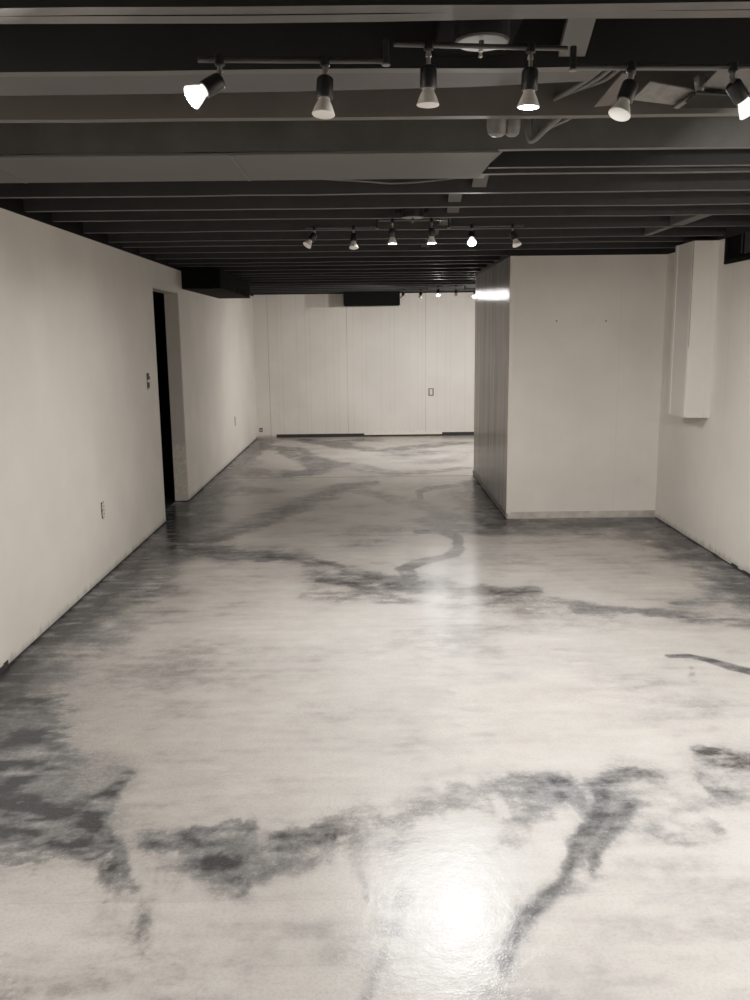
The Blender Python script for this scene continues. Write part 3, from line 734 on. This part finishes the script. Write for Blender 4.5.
# ------------------------------------------------------------------ track lights
RS, LS = .95, .77      # lamp head girth and length
def sc2(prof): return [(r*RS, t*LS) for r, t in prof]
def frame_to(d):
    return Vector(d).normalized()
def track(center, bars, heads, label, mount):
    power = {}
    root = empty('track_light', mount); tag(root, label, 'track light', 'folding ceiling track lights')
    R0 = Vector(mount)
    def ch(nm, bm, m, par=root, lab=None, smooth=True):
        bmesh.ops.translate(bm, verts=bm.verts, vec=-R0)
        o = obj(nm, bm, m, par, smooth)
        if lab: o['label'] = lab
        return o
    # canopy
    bm = bmesh.new(); lathe(bm, [(0, 0), (.060, 0), (.060, .044), (.057, .047), (0, .047)], mount, (0, 0, -1), 40)
    can = ch('canopy', bm, m_socket)
    bm = bmesh.new(); lathe(bm, [(0, .0465), (.055, .0465), (.054, .0485), (0, .0490)], mount, (0, 0, -1), 40); ch('canopy_plate', bm, m_canopy, can, 'pale grey underside of the canopy')
    bm = bmesh.new(); lathe(bm, [(0, .052), (.004, .052), (.006, .056), (.006, .058), (.002, .061), (.004, .064), (.005, .069), (0, .072)], R0+Vector((0, .022, 0)), (0, 0, -1), 12); ch('finial', bm, m_chrome, can)
    # stem joining canopy and middle bar
    cb = (Vector(bars[1][0])+Vector(bars[1][1]))/2
    bm = bmesh.new(); tube(bm, [(cb.x, cb.y, R0.z-.05), (cb.x, cb.y, cb.z)], .006, 10); ch('stem', bm, m_metal, can)
    for k, (a, b) in enumerate(bars):
        a, b = Vector(a), Vector(b); d = (b-a).normalized()
        bm = bmesh.new(); tube(bm, [a-d*.001, a, b, b+d*.001], [.0042, .0055, .0055, .0042], 12); ch('bar', bm, m_metal)
    for a, b in ((bars[1][0], bars[0][1]), (bars[1][1], bars[2][0])):
        a, b = Vector(a), Vector(b)
        bm = bmesh.new(); tube(bm, [(b.x, b.y, a.z+.006), (b.x, b.y, b.z-.006)], .007, 12)
        k = ch('pivot', bm, m_socket)
        bm = bmesh.new(); lathe(bm, [(0, .006), (.0095, .006), (.0095, .009), (0, .010)], (b.x, b.y, b.z), (0, 0, -1), 14); ch('pivot_cap', bm, m_canopy, k)
    for bi, x, drop, d, lit, *sp in heads:
        spread = sp[0] if sp else 180
        a, b = Vector(bars[bi][0]), Vector(bars[bi][1]); t = (x-a.x)/(b.x-a.x); p = a.lerp(b, t)
        d = frame_to(d)
        piv = p + Vector((0, 0, -drop))
        # socket: a black can with a shouldered top; its parts follow
        bm = bmesh.new(); lathe(bm, sc2([(0, -.004), (.013, -.003), (.018, .002), (.0192, .008), (.0192, .054), (.0175, .057), (.012, .057), (0, .050)]), piv, d, 28)
        hd = ch('lamp_head', bm, m_socket)
        bm = bmesh.new(); lathe(bm, [(.0085, -.010), (.0105, -.006), (.0105, .010), (.007, .013)], p, (0, 0, -1), 14); ch('clamp', bm, m_socket, hd)
        bm = bmesh.new(); tube(bm, [p+Vector((0, 0, -.010)), p+Vector((0, 0, -.018)), p+Vector((0, 0, -.0185)), p+Vector((0, 0, -.024)), p+Vector((0, 0, -.0245)), piv+Vector((0, 0, .002))], [.0055, .0055, .0068, .0068, .005, .005], 12); ch('swivel_arm', bm, m_chrome, hd)
        u = d.cross(Vector((0, 0, 1)));  u = u.normalized() if u.length > .05 else Vector((0, -1, 0))
        bm = bmesh.new(); lathe(bm, [(0, -.008), (.004, -.008), (.004, .008), (0, .009)], piv+Vector((0, -.004, 0)), (0, -1, 0), 10); ch('thumb_screw', bm, m_chrome, hd)
        # bulb: neck, flaring frosted reflector, rim
        bm = bmesh.new(); lathe(bm, sc2([(.0135, .050), (.0135, .063), (.0150, .066), (.0195, .078), (.0232, .090), (.0255, .097), (.0262, .100), (.0252, .1015), (.0232, .1015)]), piv, d, 32)
        bl = ch('bulb', bm, m_glow if sp else m_bulb, hd, None if not lit else 'lit bulb')
        bm = bmesh.new(); lathe(bm, sc2([(.0233, .1012), (.0150, .1022), (0, .1026)]), piv, d, 32)
        ch('bulb_face', bm, m_lit if lit else m_bulb, bl)
        if lit:
            ld = bpy.data.lights.new('spot_beam', 'AREA'); ld.energy = lit; ld.color = EM
            ld.shape = 'DISK'; ld.size = .038; ld.spread = math.radians(spread)
            lo = bpy.data.objects.new('spot_beam', ld); C.objects.link(lo)
            lo.location = piv + d*(.1045*LS); lo.rotation_mode = 'QUATERNION'; lo.rotation_quaternion = d.to_track_quat('-Z', 'Y')
    return root
ZC, ZO = 2.165, 2.13
ZM = 2.226
def v3(px, py, z): return tuple(atz(px, py, z))
def row_bars(y, cpx, z0=ZJ):
    """three bars: left, middle (higher), right; x taken from where the photo shows the ends at depth y"""
    out = []
    for (a, b), z in cpx:
        xa = aty(a, 300, y).x; xb = aty(b, 300, y).x
        out.append(((xa, y, z), (xb, y, z)))
    return out
# nearest: measured from the bars' own line on the photograph
bl, bm_, br = (v3(198, 60, ZO), v3(386, 61, ZO)), (v3(394, 44, ZC), v3(567, 48.5, ZC)), (v3(573, 66.5, ZO), v3(775, 67, ZO))
hx = lambda px, py, z: atz(px, py, z).x
heads1 = [(0, hx(220, 61, ZO), .040, (-.76, -.40, -.55), 22, 125), (0, hx(325, 61, ZO), .034, (-.07, -.14, -1), 0),
          (1, hx(428.5, 45, ZC), .044, (-.02, 0, -1), 0), (1, hx(531, 47, ZC), .044, (-.03, 0.02, -1), 13),
          (2, hx(631, 67, ZO), .034, (-.36, -.25, -.9), 0), (2, hx(733, 67, ZO), .034, (.60, .14, -.70), 58, 165)]
t1 = track(None, [bl, bm_, br], heads1, 'nearest black six-spot track light, its left lamp shining towards the camera', (atz(481, 42, 2.186).x, 2.045, ZM))
y2 = 4.86
def xz(px, py, z): return atz(px, py, z).x
bars2 = [((xz(306, 228, ZO), y2, ZO), (xz(377, 228, ZO), y2, ZO)), ((xz(378, 222, ZC), y2, ZC), (xz(446, 222, ZC), y2, ZC)), ((xz(447, 229, ZO), y2, ZO), (xz(519, 229, ZO), y2, ZO))]
heads2 = [(0, xz(314.5, 228, ZO), .034, (-.52, -.35, -.75), 0), (0, xz(353.5, 228, ZO), .034, (0, -.30, -.95), 0),
          (1, xz(392, 222, ZC), .044, (0, 0, -1), 17), (1, xz(430.5, 222, ZC), .044, (0, 0, -1), 17),
          (2, xz(469, 229, ZO), .034, (-.05, -.66, -.75), 13, 110), (2, xz(508.5, 229, ZO), .034, (.28, -.30, -.9), 0)]
t2 = track(None, bars2, heads2, 'middle black six-spot track light, one lamp glaring straight at the camera', ((bars2[1][0][0]+bars2[1][1][0])/2, y2+.01, ZM))
y3 = 11.2
bars3 = [tuple((aty(a, 292, y3).x, y3, z) for a in ab) for ab, z in (((396, 427), ZO), ((429, 463), ZC), ((465, 500), ZO))]
hx3 = lambda a: aty(a, 292, y3).x
heads3 = [(0, hx3(404), .034, (-.4, .25, -.85), 15), (0, hx3(421), .034, (-.2, -.2, -1), 0),
          (1, hx3(438), .044, (0, -.45, -.9), 6), (1, hx3(456), .044, (0, 0, -1), 0),
          (2, hx3(475), .034, (-.15, -.5, -.85), 4), (2, hx3(493), .034, (-.1, .4, -.9), 34)]  # last lamp is out of view, lit as an addition to brighten the back wall
t3 = track(None, bars3, heads3, 'farthest black six-spot track light, small against the back wall', ((bars3[1][0][0]+bars3[1][1][0])/2, y3+.01, ZM))
# blocks the fixtures are screwed to, spanning the bays above them
for t, ya, yb2, lb in ((t1, 1.970, 2.298, 'black mounting board above the canopy of the nearest track light'),
                       (t2, 4.670, 5.025, 'black mounting board above the canopy of the middle track light'),
                       (t3, 11.00, 11.40, 'black mounting board above the canopy of the farthest track light')):
    x = t.location.x; bm = bmesh.new(); box(bm, x-.09, x+.09, ya, yb2, ZM, ZM+.018)
    tag(obj('mounting_board', bm, m_black), lb, 'board')

# ------------------------------------------------------------------ world and view
w = bpy.data.worlds.new('world'); bpy.context.scene.world = w; w.use_nodes = True
w.node_tree.nodes['Background'].inputs[0].default_value = (.02, .02, .02, 1)
sc = bpy.context.scene
sc.view_settings.view_transform = 'Standard'
sc.view_settings.look = 'None'
sc.view_settings.exposure = .36
vs = sc.view_settings; vs.use_curve_mapping = True      # soft highlight shoulder, like the phone's own exposure
cm = vs.curve_mapping; cm.white_level = (4, 4, 4)
cv = cm.curves[3]
cv.points[0].location = (0, 0); cv.points[1].location = (1, 1)
for x, y in ((.02, .085), (.05, .215), (.0875, .36), (.14, .51), (.20, .64), (.32, .79), (.6, .94)): cv.points.new(x, y)
cm.update()
sc.cycles.use_denoising = True
sc.cycles.sample_clamp_indirect = 6
sc.cycles.max_bounces = 10; sc.cycles.diffuse_bounces = 6
